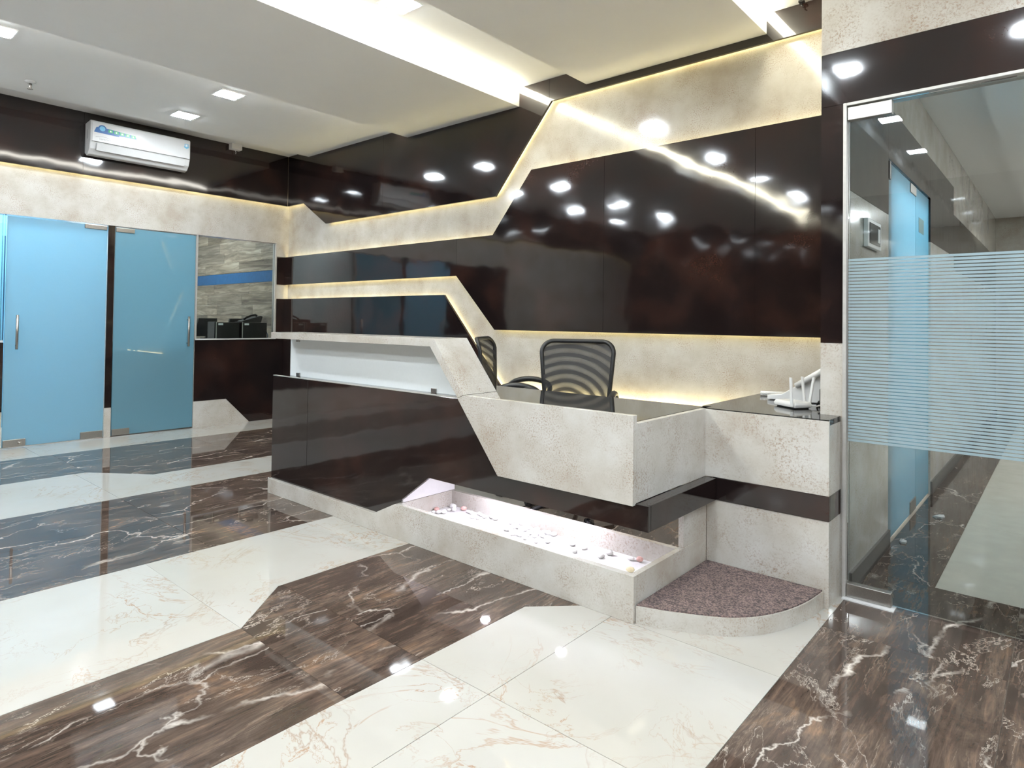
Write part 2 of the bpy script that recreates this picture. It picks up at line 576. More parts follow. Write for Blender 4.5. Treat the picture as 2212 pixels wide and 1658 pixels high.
# stripe by stripe from the glass doors towards the camera
tiles([(0, YE), (0.58 - g, YE), (0.58 - g, 0), (0, 0)], 'cmarble', (), YS)
tiles([(0.58 + g, YE), (1.5 - g, YE), (1.5 - g, -2.52 - g), (0.58 + g, -2.52 - g)], 'dmarble', (), YS[:4])
tiles([(0.58 + g, -2.52 + g), (1.5 - g, -2.52 + g), (1.93 - g, -2.2), (1.93 - g, 0), (0.58 + g, 0)], 'dmarble', (), (-1.36,))
tiles([(1.5 + g, YE), (2.47 - g, YE), (2.47 - g, -2.60), (1.5 + g, -2.60)], 'cmarble', (), YS[:4])
tiles([(1.5 + g, -2.60 + 2 * g), (2.47 - g, -2.60 + 2 * g), (2.47 - g, -2.2), (1.93 + g, -2.2), (1.5 + g, -2.52)], 'cmarble')
tiles([(1.93 + g, -2.2 + g), (2.47 - g, -2.2 + g), (2.47 - g, 0), (1.93 + g, 0)], 'cmarble', (), (-1.36,))
tiles([(2.47 + g, YE), (3.82 - g, YE), (3.82 - g, 0), (2.47 + g, 0)], 'dmarble', (3.14,), YS)
tiles([(3.82 + g, YE), (4.79 - g, YE), (4.79 - g, -2.92), (3.82 + g, -2.92)], 'cmarble', (), YS[:4])
tiles([(3.82 + g, -2.92 + g), (4.79 - g, -2.92 + g), (4.53 - g, -2.62), (4.53 - g, 0), (3.82 + g, 0)], 'cmarble', (), (-1.36,))
tiles([(4.79 + g, YE), (5.48 - g, YE), (5.48 - g, -2.92), (4.79 + g, -2.92)], 'dmarble', (), YS[:4])
tiles([(4.79 + g, -2.92 + g), (5.48 - g, -2.92 + g), (5.48 - g, -2.60 - g), (4.53 + g, -2.60 - g), (4.53 + g, -2.62)], 'dmarble')
tiles([(4.53 + g, -2.60 + g), (5.48 - g, -2.60 + g), (5.48 - g, -2.03), (5.65, YF), (5.65, 0), (4.53 + g, 0)], 'dmarble', (5.02,), (-1.36,))
tiles([(5.65 + g, YF), (5.90 - g, YF), (5.90 - g, 0), (5.65 + g, 0)], 'dmarble', (), (-1.36,))
tiles([(5.48 + g, YE), (6.47 - g, YE), (6.47 - g, -2.60 - g), (5.48 + g, -2.60 - g)], 'cmarble', (5.80,), YS[:4])
tiles([(5.48 + g, -2.60 + g), (6.47 - g, -2.60 + g), (6.47 - g, YF - g), (5.65, YF - g), (5.48 + g, -2.03)], 'cmarble', (5.80,))
tiles([(5.90 + g, YF + g), (6.47 - g, YF + g), (6.47 - g, 0), (5.90 + g, 0)], 'cmarble', (), (-1.17,))
tiles([(6.47 + g, YE), (XE, YE), (XE, -0.60 - g), (6.47 + g, -0.60 - g)], 'dmarble', (7.06, 7.65, 8.24, 8.83), YS[:-1])
# corridor behind the glass door
tiles([(6.47 + g, -0.60 + g), (6.75 - g, -0.60 + g), (6.75 - g, 7.0), (6.47 + g, 7.0)], 'dmarble', (), (0.65, 1.9, 3.15, 4.4, 5.65))
tiles([(6.75 + g, -0.60 + g), (7.6 - g, -0.60 + g), (7.6 - g, 7.0), (6.75 + g, 7.0)], 'ltile', (), (0.65, 1.9, 3.15, 4.4, 5.65))
tiles([(7.6 + g, -0.60 + g), (8.4, -0.60 + g), (8.4, 7.0), (7.6 + g, 7.0)], 'dmarble', (), (0.65, 1.9, 3.15, 4.4, 5.65))
# rooms behind the left wall
tiles([(-5.0, YE), (-0.1, YE), (-0.1, 0.3), (-5.0, 0.3)], 'ltile', (-3.8, -2.6, -1.4), YS)

# ---------------------------------------------------------------- ceiling
ceiling = box('ceiling', -0.1, XE + 0.1, YE - 0.1, 0.1, ZH, ZH + 0.1, 'ceil')
tag(ceiling, kind='structure')
def slab(x0, x1, z0):
    return box('ceiling_slab', x0, x1, YE, -0.046, z0, ZH, 'ceil', ceiling)
slab(0.50, 2.28, ZB)
slab(2.28, 3.73, ZA)
slab(4.41, 5.78, ZC)
slab(7.4, 8.8, ZC)
for x, ya in ((3.731, YE + 0.1), (5.781, -2.4)):
    prism('led_diffuser', [(x, ZH - 0.045), (x + 0.045, ZH - 0.001), (x, ZH - 0.001)], ya, -0.06, 'y', 'ccove', ceiling)
box('led_strip', 2.268, 2.279, YE + 0.1, -0.06, ZB - 0.04, ZB - 0.012, 'slab_fill', ceiling)  # unseen strip, added to brighten the underside of the left slab
# small plaster block hanging beside the left wall
jb = box('junction_box', 0.052, 0.13, -0.79, -0.67, 3.105, ZH, 'ceil', None, 0.004)
tag(jb, 'small white junction box on the ceiling edge right of the air conditioner', 'junction box')
wi = tube('wire', [(0.09, -0.73, 3.105), (0.088, -0.728, 3.09), (0.094, -0.725, 3.075), (0.09, -0.727, 3.06)], 0.003, 'white', jb, 6)

# ---------------------------------------------------------------- back wall
wall_back = box('wall_back', -0.1, XW, 0.0, 0.12, 0.0, 3.27, 'cream')
tag(wall_back, kind='structure')
PY0, PY1 = -0.052, -0.030
def boards(polys, cuts, parent, axis='y', a0=PY0, a1=PY1, mat='dark'):
    for p in split(polys, 0, cuts, 0.002):
        prism('board', p, a0, a1, axis, mat, parent)
X0 = 0.053
# upper dark panel: follows the stepped lower edge, then a strip along the ceiling
boards([[(X0, 2.566), (0.402, 2.566), (0.874, 2.283), (1.90, 2.283), (1.90, ZH - .001), (X0, ZH - .001)],
        [(1.902, 2.283), (3.468, 2.283), (4.048, 2.964), (4.048, ZH - .001), (1.902, ZH - .001)],
        [(4.050, 2.966), (4.068, 2.987), (XW, 2.987), (XW, ZH - .001), (4.050, ZH - .001)]], (), wall_back)
# middle dark panel
X0 = 0.0065
boards([[(X0, 1.612), (2.998, 1.612), (2.998, 1.949), (X0, 1.949)],
        [(3.0, 1.610), (3.479, 1.128), (XW, 1.128), (XW, 2.458), (3.869, 2.458), (3.443, 1.949), (3.0, 1.949)]], (4.58, 5.713), wall_back)
# lower left dark panel
boards([[(X0, 0.02), (4.13, 0.02), (2.838, 1.442), (X0, 1.442)]], (), wall_back)
# spacer cleats behind the panels are hidden; the warm strips sit on the wall just inside the edges
def led(p, q, parent, y0=-0.022, y1=-0.010, wd=0.012):
    (xa, za), (xb, zb) = p, q
    d = Vector((xb - xa, zb - za)).normalized()
    n_ = Vector((-d.y, d.x)) * wd / 2
    poly = [(xa + n_.x, za + n_.y), (xb + n_.x, zb + n_.y), (xb - n_.x, zb - n_.y), (xa - n_.x, za - n_.y)]
    prism('led_strip', poly, y0, y1, 'y', 'cove', parent)
IN = 0.042
led((0.06, 2.566 + IN), (0.41, 2.566 + IN), wall_back)
led((0.90, 2.283 + IN), (3.45, 2.283 + IN), wall_back)
led((3.445, 2.283 + IN), (4.045, 2.987 + IN), wall_back)
led((4.07, 2.987 + IN), (6.34, 2.987 + IN), wall_back)
led((0.06, 1.949 - IN), (3.43, 1.949 - IN), wall_back)
led((3.47, 1.949 - IN), (3.88, 2.458 - IN), wall_back)
led((3.90, 2.458 - IN), (6.34, 2.458 - IN), wall_back)
led((0.06, 1.612 + IN), (2.99, 1.612 + IN), wall_back)
led((3.02, 1.612 + IN), (3.50, 1.128 + IN), wall_back)
led((3.50, 1.128 + IN), (6.34, 1.128 + IN), wall_back)
led((0.06, 1.442 - IN), (2.81, 1.442 - IN), wall_back)
led((2.81, 1.442 - IN), (4.08, 0.04), wall_back)

# warm strip low behind the desk, on a ledge along the wall
ledge = box('trim_1', 3.7, 5.84, -0.06, 0.0, 0.56, 0.62, 'cream')
tag(ledge, kind='structure')
box('led_strip', 3.75, 5.83, -0.04, -0.02, 0.6205, 0.628, 'cove', ledge)

# ---------------------------------------------------------------- left wall
wall_left = root('wall_left', (0, -2, 0), kind='structure')
def wl(name, y0, y1, z0, z1, mat, x0=-0.1, x1=0.0, bev=0.0):
    return box(name, x0, x1, y0, y1, z0, z1, mat, wall_left, bev)
wl('wall_panel', YE, 0.0, 2.11, 3.27, 'cream')
for a, b in ((YE, -6.2), (-6.198, -4.2), (-4.198, -2.2), (-2.198, -0.053)):
    wl('board', a, b, 2.566, ZH - 0.001, 'dark', 0.030, 0.052)
box('led_strip', 0.010, 0.022, YE, -0.06, 2.566 + IN - 0.006, 2.566 + IN + 0.006, 'cove', wall_left)
# pier between the two doors
wl('wall_panel', -1.955, -1.895, 0.0, 2.11, 'cream', -0.1, -0.004)
wl('board', -1.955, -1.895, 0.295, 2.11, 'dark', -0.004, 0.0)
wl('board', -1.955, -1.895, 0.0, 0.293, 'cream', -0.004, 0.0)
# apron under the window, dark with a cream polygon
wl('wall_panel', -1.098, 0.0, 0.0, 0.955, 'cream', -0.1, -0.006)
yp = [(-1.096, 0.286), (-0.738, 0.286), (-0.46, 0.0), (-0.002, 0.0), (-0.002, 0.955), (-1.096, 0.955)]
prism('board', yp, -0.006, 0.0, 'x', 'dark', wall_left)
prism('board', [(-1.096, 0.0), (-0.462, 0.0), (-0.739, 0.284), (-1.096, 0.284)], -0.006, 0.0, 'x', 'cream', wall_left)
# strip between window and corner with the bands wrapping round
wl('wall_panel', -0.150, 0.0, 0.957, 2.11, 'cream')
wl('board', -0.150, -0.0305, 1.612, 1.949, 'dark', 0.0, 0.006)
wl('board', -0.150, -0.0305, 0.957, 1.442, 'dark', 0.0, 0.006)
# beyond the left door
wl('wall_panel', YE, -2.765, 0.0, 0.955, 'cream', -0.1, -0.006)
wl('board', YE, -2.765, 0.334, 0.955, 'dark', -0.006, 0.0)
wl('board', YE, -2.765, 0.0, 0.332, 'cream', -0.006, 0.0)
wl('wall_panel', YE, -4.2, 0.957, 2.11, 'cream')

# window onto the office
win = root('window_1', (-0.05, -0.615, 0.955), kind='structure')
box('glass', -0.030, -0.022, -1.076, -0.170, 0.972, 2.098, 'clear', win)
box('window_frame', -0.06, 0.004, -0.170, -0.152, 0.957, 2.108, 'alu', win)
box('window_frame', -0.06, -0.004, -1.094, -1.078, 0.957, 2.108, 'alu', win)
box('window_sill', -0.16, 0.012, -1.094, -0.152, 0.957, 0.968, 'white', win)
win2 = root('window_2', (-0.05, -3.48, 0.955), kind='structure')
box('glass', -0.030, -0.022, -4.19, -2.785, 0.972, 2.108, 'clear', win2)
box('window_sill', -0.16, 0.006, -4.19, -2.77, 0.957, 0.975, 'white', win2)
box('window_frame', -0.05, 0.0, -2.785, -2.767, 0.957, 2.108, 'clear', win2)

# the two blue frosted doors
def pull(y, z0, z1, parent):
    h = tube('pull_handle', [(0.035, y, z0), (0.035, y, z1)], 0.011, 'steel', parent, 12)
    tube('handle_stand', [(-0.006, y, z0 + 0.035), (0.03, y, z0 + 0.035)], 0.006, 'steel', h, 8)
    tube('handle_stand', [(-0.006, y, z1 - 0.035), (0.03, y, z1 - 0.035)], 0.006, 'steel', h, 8)
d1 = root('door_1', (0, -2.36, 0), kind='structure')
box('glass_leaf', -0.018, -0.006, -2.757, -1.962, 0.012, 2.098, 'frost', d1)
for (a, b, z0, z1) in ((-2.155, -1.965, 2.058, 2.100), (-2.155, -1.965, 0.012, 0.078), (-2.752, -2.585, 0.012, 0.078)):
    box('patch_fitting', -0.026, 0.004, a, b, z0, z1, 'steel', d1, 0.003)
lathe('lock_cylinder', [(0.0, 0.0), (0.014, 0.0), (0.014, 0.02), (0.0, 0.02)], (0.006, -2.63, 0.035), 'steel', d1, 14)
pull(-2.675, 0.894, 1.205, d1)
d2 = root('door_2', (0, -1.5, 0), kind='structure')
box('glass_leaf', -0.018, -0.006, -1.888, -1.104, 0.012, 2.098, 'frost2', d2)
for (a, b, z0, z1) in ((-1.885, -1.715, 2.052, 2.096), (-1.885, -1.725, 0.012, 0.074)):
    box('patch_fitting', -0.026, 0.004, a, b, z0, z1, 'steel', d2, 0.003)
pull(-1.175, 0.890, 1.212, d2)

# ---------------------------------------------------------------- office behind the left wall
wall_office = box('wall_office', -5.0, -0.1, 0.315, 0.4, 0.0, 3.2, 'roompaint')
tag(wall_office, kind='structure')
z = 0.0
row = 0
while z < 3.0:
    h = 0.155
    if 1.66 < z + h / 2 < 1.90:
        z += h; row += 1; continue
    x = -5.0 - rnd.random()
    while x < -0.1:
        x2 = x + 1.1
        a, b = max(x, -4.99), min(x2, -0.105)
        if b - a > 0.05:
            box('plank', a + 0.0015, b - 0.0015, 0.300 - rnd.random() * 0.002, 0.315, z + 0.001, z + h - 0.001, 'planks', wall_office)
        x = x2
    z += h; row += 1
for a, b in ((-4.99, -2.6), (-2.598, -0.105)):
    box('blue_panel', a, b, 0.298, 0.315, 1.707, 1.857, 'bluewall', wall_office)
wall_office_side = box('wall_office_side', -5.1, -5.0, YE, 0.4, 0.0, 3.2, 'roompaint')
tag(wall_office_side, kind='structure')
part = box('wall_partition', -5.0, -0.10, -1.95, -1.90, 0.0, 3.2, 'roompaint')
tag(part, kind='structure')
ceil_off = box('ceiling_office', -5.1, -0.1, YE - 0.1, 0.4, 2.95, 3.05, 'ceil')
tag(ceil_off, kind='structure')
for i, (x, y, h) in enumerate(((-2.3, -0.9, 0.21), (-0.9, -2.7, 0.165), (-0.75, -3.9, 0.165))):
    lp = box('office_ceiling_panel', x - h, x + h, y - h, y + h, 2.935, 2.949, 'room')
    tag(lp, 'square ceiling light panel in the rooms behind the blue glass', 'light', 'office ceiling panels')
# dark blue board and pale wall of the left-hand room
wall_room = box('wall_room', -1.5, -1.4, -4.3, -1.96, 0.0, 2.94, 'paleblue')
tag(wall_room, kind='structure')
brd = box('pin_board', -1.395, -1.37, -4.15, -3.0, 0.85, 2.05, 'deepblue', None, 0.004)
tag(brd, 'deep blue board on the wall seen past the left edge of the door', 'board')

# ---------------------------------------------------------------- right wall with the glass door
wall_right = root('wall_right', (8.0, YW, 0), kind='structure')
DX0, DX1, DZ = 6.455, 7.60, 2.198
def wr(name, x0, x1, z0, z1, mat, y0=YW, y1=YW + 0.010):
    return box(name, x0, x1, y0, y1, z0, z1, mat, wall_right)
wr('wall_core', XW, DX0, 0.0, ZH, 'cream', YW + 0.010, 0.0)
wr('wall_core', DX0, XE, DZ + 0.002, ZH, 'cream', YW + 0.010, YW + 0.13)
wr('wall_core', DX1, XE, 0.0, DZ, 'cream', YW + 0.010, YW + 0.13)
wr('board', XW, DX0 - .001, 0.0, 1.121, 'cream')
wr('board', XW, DX0 - .001, 1.123, DZ, 'dark')
wr('board', XW, 8.0, DZ + .002, 2.439, 'dark')
wr('board', 8.002, XE, DZ + .002, 2.439, 'dark')
wr('board', XW, 8.0, 2.441, ZH - .001, 'cream')
wr('board', 8.002, XE, 2.441, ZH - .001, 'cream')
wr('board', DX1 + .001, XE, 1.123, DZ, 'dark')
wr('board', DX1 + .001, XE, 0.0, 1.121, 'cream')

d3 = root('door_3', (7.0, YW, 0), kind='structure')
box('door_frame', DX0, 6.470, YW - 0.012, YW + 0.05, 0.0, DZ, 'alu', d3, 0.002)
box('door_frame', DX1 - 0.015, DX1, YW - 0.012, YW + 0.05, 0.0, DZ, 'alu', d3, 0.002)
box('door_frame', 6.470, DX1 - 0.015, YW - 0.012, YW + 0.05, DZ - 0.014, DZ, 'alu', d3, 0.002)
leaf = box('glass_leaf', 6.474, DX1 - 0.02, YW + 0.004, YW + 0.016, 0.012, DZ - 0.018, 'tint', d3)
for (z0, z1) in ((2.118, 2.178), (0.006, 0.066)):
    box('patch_fitting', 6.472, 6.646, YW - 0.008, YW + 0.028, z0, z1, 'steel', d3, 0.003)
zz = 0.690
pitch = (1.503 - 0.690) / 56
for i in range(56):
    box('frosted_stripe', 6.476, DX1 - 0.022, YW + 0.0015, YW + 0.0035, zz + i * pitch, zz + i * pitch + pitch * 0.70, 'film', leaf)
thr = box('threshold', 6.46, 6.66, YW - 0.035, YW + 0.03, 0.0, 0.005, 'white', d3)

# corridor beyond the door
wall_corr = root('wall_corridor', (6.42, 3, 0), kind='structure')
def wc(name, y0, y1, z0, z1, mat, x0=6.361, x1=6.470):
    return box(name, x0, x1, y0, y1, z0, z1, mat, wall_corr)
wc('board', -0.940, -0.112, 0.0, 1.815, 'cream', 6.4555)
wc('board', -0.940, -0.112, 1.817, 2.42, 'dark', 6.4555)
wc('board', -0.940, -0.112, 2.422, 2.72, 'cream', 6.4555)  # upper cream band imitates the hall ceiling reflected in the door glass
wc('board', -0.110, 1.33, 2.13, 2.42, 'dark')
wc('board', -0.110, 1.33, 2.422, 2.72, 'cream')
wc('board', 1.332, 2.6, 0.0, 1.815, 'cream')
wc('board', 1.332, 2.6, 1.817, 2.42, 'dark')
wc('board', 1.332, 2.6, 2.422, 2.72, 'cream')
wc('board', 2.602, 7.0, 0.0, 1.70, 'cream')
wc('board', 2.602, 7.0, 1.702, 2.18, 'dark')
wc('board', 2.602, 7.0, 2.182, 2.72, 'cream')  # lower step of the imitated ceiling reflection
sk = box('baseboard_corridor', 6.470, 6.482, -0.94, -0.112, 0.0, 0.09, 'skirting'); tag(sk, kind='structure')
sk2 = box('baseboard_corridor_far', 6.470, 6.482, 1.335, 7.0, 0.0, 0.09, 'skirting'); tag(sk2, kind='structure')
wce = box('wall_corridor_end', 6.361, 8.5, 7.0, 7.1, 0.0, 2.8, 'cream'); tag(wce, kind='structure')
wce2 = box('wall_corridor_right', 8.4, 8.5, -0.86, 7.0, 0.0, 2.8, 'cream'); tag(wce2, kind='structure')
cc = box('ceiling_corridor', 6.361, 8.5, -0.86, 7.1, 2.72, 2.8, 'ceil'); tag(cc, kind='structure')
box('ceiling_slab', 6.82, 8.4, -0.85, 7.0, 2.66, 2.72, 'ceil', cc)
for y in (0.8, 3.0, 5.2):
    cl = box('corridor_ceiling_panel', 7.95, 8.25, y - 0.15, y + 0.15, 2.650, 2.6595, 'corr')
    tag(cl, 'square light panel in the corridor ceiling behind the door', 'light', 'corridor ceiling panels')
# blue glazed opening on the left of the corridor
d4 = root('door_4', (6.45, 0.6, 0), kind='structure')
box('glass_leaf', 6.448, 6.458, -0.108, 0.800, 0.012, 2.125, 'frost', d4)
box('glass_leaf', 6.448, 6.458, 0.806, 1.328, 0.012, 2.125, 'frost2', d4)
box('patch_fitting', 6.440, 6.464, 0.60, 0.80, 2.06, 2.12, 'steel', d4, 0.003)
box('patch_fitting', 6.440, 6.464, 0.60, 0.80, 0.012, 0.09, 'steel', d4, 0.003)
box('hinge_block', 6.440, 6.474, -0.10, -0.06, 2.02, 2.12, 'skirting', d4, 0.003)
box('exit_sticker', 6.4582, 6.4590, 0.92, 1.12, 1.84, 1.94, 'mgreen', d4)
blr = box('wall_blue_room', 4.9, 5.0, 0.12, 1.5, 0.0, 2.8, 'roompaint'); tag(blr, kind='structure')
blr2 = box('wall_blue_room_side', 4.9, 6.36, 1.42, 1.5, 0.0, 2.8, 'roompaint'); tag(blr2, kind='structure')
blc = box('ceiling_blue_room', 4.9, 6.36, 0.12, 1.5, 2.72, 2.8, 'ceil'); tag(blc, kind='structure')
bl = box('blue_room_panel', 5.6, 6.0, 0.5, 0.95, 2.70, 2.718, 'room'); tag(bl, 'ceiling light panel behind the corridor blue glass', 'light')
# time clock on the corridor wall
tcx = root('access_panel', (6.470, -0.54, 1.58), 'small grey framed access panel with dark screen on corridor wall', 'access panel')
box('housing', 6.4702, 6.490, -0.690, -0.400, 1.585, 1.725, 'offwhite', tcx, 0.004)
sc_ = box('screen', 6.4905, 6.493, -0.660, -0.430, 1.605, 1.705, 'screen', tcx)
box('key_pad', 6.4932, 6.495, -0.49, -0.45, 1.62, 1.69, 'offwhite', sc_)

# far sides of the hall, behind the camera
wall_front = box('wall_front', -0.1, XE + 0.1, YE - 0.1, YE, 0.0, 3.27, 'cream'); tag(wall_front, kind='structure')
for a, b in ((0.06, 3.0), (3.002, 6.0), (6.002, XE)):
    box('board', a, b, YE, YE + 0.02, 0.95, ZH - 0.001, 'dark', wall_front)
wall_side = box('wall_side', XE, XE + 0.1, YE, YW + 0.2, 0.0, 3.27, 'cream'); tag(wall_side, kind='structure')
for a, b in ((YE + 0.03, -5.0), (-4.998, YW)):
    box('board', XE - 0.02, XE, a, b, 2.566, ZH - 0.001, 'dark', wall_side)

# ================================================================== LIGHTS IN THE HALL
names = {
    (1.83, -1.63): 'square white ceiling downlight above and right of the air conditioner, the larger glow',
    (0.95, -1.63): 'square white ceiling downlight nearest the left wall above the air conditioner',
    (1.83, -3.2): 'square white ceiling downlight cut by the left picture edge',
    (4.08, -1.62): 'square white downlight in the bright ceiling channel at the top edge',
}
for x, zc in ((0.95, ZB), (1.83, ZB), (4.08, ZH), (5.95, ZH), (7.05, ZH), (8.1, ZC), (9.2, ZH)):  # last three columns are unseen, added to brighten the hall's right side
    for y in (-1.63, -3.2, -4.75, -6.2):
        if x == 5.95 and y == -1.63: continue
        if x > 7 and y == -1.63: y = -1.9
        if x == 7.05 and y > -3: continue
        yy = -1.62 if x == 4.08 and y == -1.63 else y
        t = root('downlight', (x, yy, zc), names.get((x, yy), 'square white ceiling downlight outside the picture; those farthest right are added fill'), 'light', 'square ceiling downlights')
        s = 0.085
        box('trim', x - s - 0.018, x + s + 0.018, yy - s - 0.018, yy + s + 0.018, zc - 0.006, zc - 0.0005, 'white', t)
        box('diffuser', x - s, x + s, yy - s, yy + s, zc - 0.009, zc - 0.0062, 'lamp', t)

# sprinkler
sp = root('sprinkler', (0.861, -2.80, ZB), 'white fire sprinkler head on the ceiling above the left door', 'sprinkler')
lathe('escutcheon', [(0.040, -0.0005), (0.040, -0.006), (0.022, -0.018), (0.012, -0.020)][::-1], (0.861, -2.80, ZB), 'white', sp, 18)
lathe('stem', [(0.012, -0.062), (0.012, -0.0205)], (0.861, -2.80, ZB), 'steel', sp, 10)
lathe('deflector', [(0.020, -0.066), (0.020, -0.0625)], (0.861, -2.80, ZB), 'steel', sp, 14)

# ================================================================== AIR CONDITIONER
ac = root('air_conditioner', (0.055, -1.735, 2.74), 'white wall-mounted split air conditioner on the dark band above the doors', 'air conditioner')
prof = [(0.053, 2.770), (0.053, 3.060), (0.200, 3.072), (0.222, 3.058), (0.222, 2.870), (0.196, 2.800), (0.150, 2.752), (0.100, 2.742)]
y0, y1 = -2.19, -1.275
v = [(x, y0, z) for x, z in prof] + [(x, y1, z) for x, z in prof]
n = len(prof)
f = [tuple(range(n)), tuple(range(n, 2 * n))[::-1]] + [(i, (i + 1) % n, n + (i + 1) % n, n + i) for i in range(n)]
mk('body', v, f, 'white', ac, bev=0.010, seg=3)
box('front_panel', 0.2222, 0.228, y0 + 0.012, y1 - 0.012, 2.868, 3.050, 'white', ac, 0.002)
# louvre on the sloping underside
lv = [(0.2245, -2.135, 2.852), (0.2245, -1.33, 2.852), (0.201, -1.33, 2.790), (0.201, -2.135, 2.790)]
nrm = Vector((0.064, 0, -0.024)).normalized() * 0.004
vv = [Vector(p) for p in lv] + [Vector(p) + nrm for p in lv]
mk('louvre', vv, [(0, 1, 2, 3), (7, 6, 5, 4), (0, 1, 5, 4), (1, 2, 6, 5), (2, 3, 7, 6), (3, 0, 4, 7)], 'offwhite', ac)
tube('louvre_gap', [(0.2015, -2.14, 2.788), (0.2015, -1.325, 2.788)], 0.0022, 'st_grey', ac, 6)
tube('louvre_gap', [(0.225, -2.14, 2.855), (0.2015, -2.14, 2.788)], 0.0018, 'st_grey', ac, 6)
tube('panel_gap', [(0.2245, y0 + 0.01, 2.865), (0.2245, y1 - 0.01, 2.865)], 0.0018, 'st_grey', ac, 6)
box('side_grille', 0.118, 0.140, y0 - 0.002, y0, 2.90, 2.99, 'st_grey', ac)
FX = 0.2283
st = prism('energy_sticker', [(-2.165, 2.955), (-2.145, 3.005), (-2.115, 3.012), (-1.82, 2.990), (-1.80, 2.975), (-1.795, 2.945)], FX, FX + 0.0006, 'x', 'st_blue', ac)
prism('sticker_badge', [(-2.095 + 0.037 * math.cos(a * math.pi / 10), 2.995 + 0.037 * math.sin(a * math.pi / 10)) for a in range(20)], FX + 0.0006, FX + 0.0012, 'x', 'st_blue', st)
prism('sticker_ring', [(-2.095 + 0.024 * math.cos(a * math.pi / 10), 2.997 + 0.024 * math.sin(a * math.pi / 10)) for a in range(20)], FX + 0.0012, FX + 0.0016, 'x', 'st_sky', st)
for i in range(5):
    yc = -2.025 + i * 0.050
    zc = 2.987 - i * 0.0025
    q = box('sticker_icon', FX + 0.0007, FX + 0.0012, yc - 0.019, yc + 0.019, zc - 0.014, zc + 0.014, 'st_green', st)
    box('icon_mark', FX + 0.0012, FX + 0.0015, yc - 0.006, yc + 0.006, zc - 0.007, zc + 0.007, 'st_white', q)
box('sticker_band', FX + 0.0006, FX + 0.0010, -1.95, -1.80, 2.949, 2.957, 'st_white', st)
cs = prism('corner_sticker', [(-1.338, 3.020), (-1.300, 3.020), (-1.300, 2.995), (-1.292, 2.985), (-1.319, 2.968), (-1.346, 2.985), (-1.338, 2.995)], FX, FX + 0.0006, 'x', 'st_sky', ac)
box('sticker_digit', FX + 0.0006, FX + 0.001, -1.330, -1.309, 2.990, 3.014, 'st_white', cs)
MT = Matrix(((0, 0, 1, FX), (1, 0, 0, -2.07), (0, 1, 0, 2.897), (0, 0, 0, 1)))
text('lettering', 'inverter', 0.030, 'st_grey', ac, MT, 0.0003)
tube('swoosh', [(FX + 0.0003, -2.150 + 0.03 * i, 2.910 + 0.012 * math.sin(i * 0.75)) for i in range(5)], 0.0012, 'st_grey', ac, 5)
MT2 = Matrix(((0, 0, 1, FX), (1, 0, 0, -1.73), (0, 1, 0, 2.884), (0, 0, 0, 1)))
box('maker_strip', FX, FX + 0.0004, -1.765, -1.700, 2.882, 2.886, 'st_grey', ac)

# ================================================================== RECEPTION DESK
desk = root('reception_desk', (4.5, -1.6, 0.0), 'angular cream and black reception desk with lit pebble trough', 'reception desk')
YF_, YPN, YX, YX2, YK, YR = -1.863, -1.841, -1.862, -1.834, -1.12, -1.181
B = 0.0015
# plinth: low toe board at the left, raised trough at the right
prism('plinth_front', [(3.03, 0.0), (5.903, 0.0), (5.903, 0.189), (4.452, 0.189), (4.404, 0.186), (4.218, 0.099), (3.03, 0.099)], YF_, YF_ + 0.030, 'y', 'cream', desk, B)
box('plinth_end', 3.03, 3.05, YF_ + 0.031, -1.42, 0.0, 0.099, 'cream', desk)
tr = box('trough_floor', 4.432, 5.876, YF_ + 0.031, -1.452, 0.086, 0.100, 'trough', desk)
box('trough_back', 4.432, 5.876, -1.450, -1.422, 0.0, 0.189, 'cream', desk, B)
box('trough_end', 5.877, 5.903, YF_ + 0.031, YR - 0.002, 0.0, 0.189, 'cream', desk, B)
box('trough_end', 4.404, 4.431, YF_ + 0.031, -1.422, 0.0, 0.189, 'cream', desk, B)
box('cavity_side', 4.404, 4.424, YPN + 0.022, -1.422, 0.190, 0.440, 'trough', desk)
box('side_post', 5.877, 5.903, -1.422, YR - 0.002, 0.190, 0.367, 'cream', desk, B)
# black front panel, cut away over the trough; two boards with a joint
fp1 = [(3.035, 0.100), (3.478, 0.100), (3.478, 0.806), (3.035, 0.806)]
fp2 = [(3.480, 0.100), (4.218, 0.100), (4.402, 0.187), (4.656, 0.368), (5.20, 0.368), (5.20, 0.472), (4.888, 0.806), (3.480, 0.806)]
# right edge of the panel follows the slanted box
fp2 = [(3.480, 0.100), (4.218, 0.100), (4.402, 0.187), (4.656, 0.368), (5.954, 0.368), (5.954, 0.472), (5.164, 0.472), (4.888, 0.806), (3.480, 0.806)]
prism('front_panel', fp1, YPN, YPN + 0.020, 'y', 'dark', desk, B)
prism('front_panel', fp2, YPN, YPN + 0.020, 'y', 'dark', desk, B)
box('panel_top_trim', 3.035, 4.888, YPN + 0.0005, YPN + 0.022, 0.8062, 0.810, 'alu', desk)
box('panel_cap', 3.035, 4.90, YPN + 0.0225, -1.715, 0.780, 0.800, 'dark', desk)
# dark band round the return side
box('side_band', 5.934, 5.954, YPN + 0.021, YR - 0.012, 0.368, 0.472, 'dark', desk, B)
box('band_top', 5.896, 5.933, YPN + 0.021, YR - 0.002, 0.455, 0.471, 'dark', desk)
box('band_floor', 4.60, 5.933, YPN + 0.021, -1.30, 0.400, 0.420, 'cream', desk)
for x in (4.86, 5.36):
    lathe('spot_rim', [(0.034, 0.3935), (0.034, 0.3995)], (x, -1.605, 0), 'white', desk, 20)
    lathe('spot_lens', [(0.024, 0.390), (0.024, 0.393)], (x, -1.605, 0), 'tled', desk, 20)
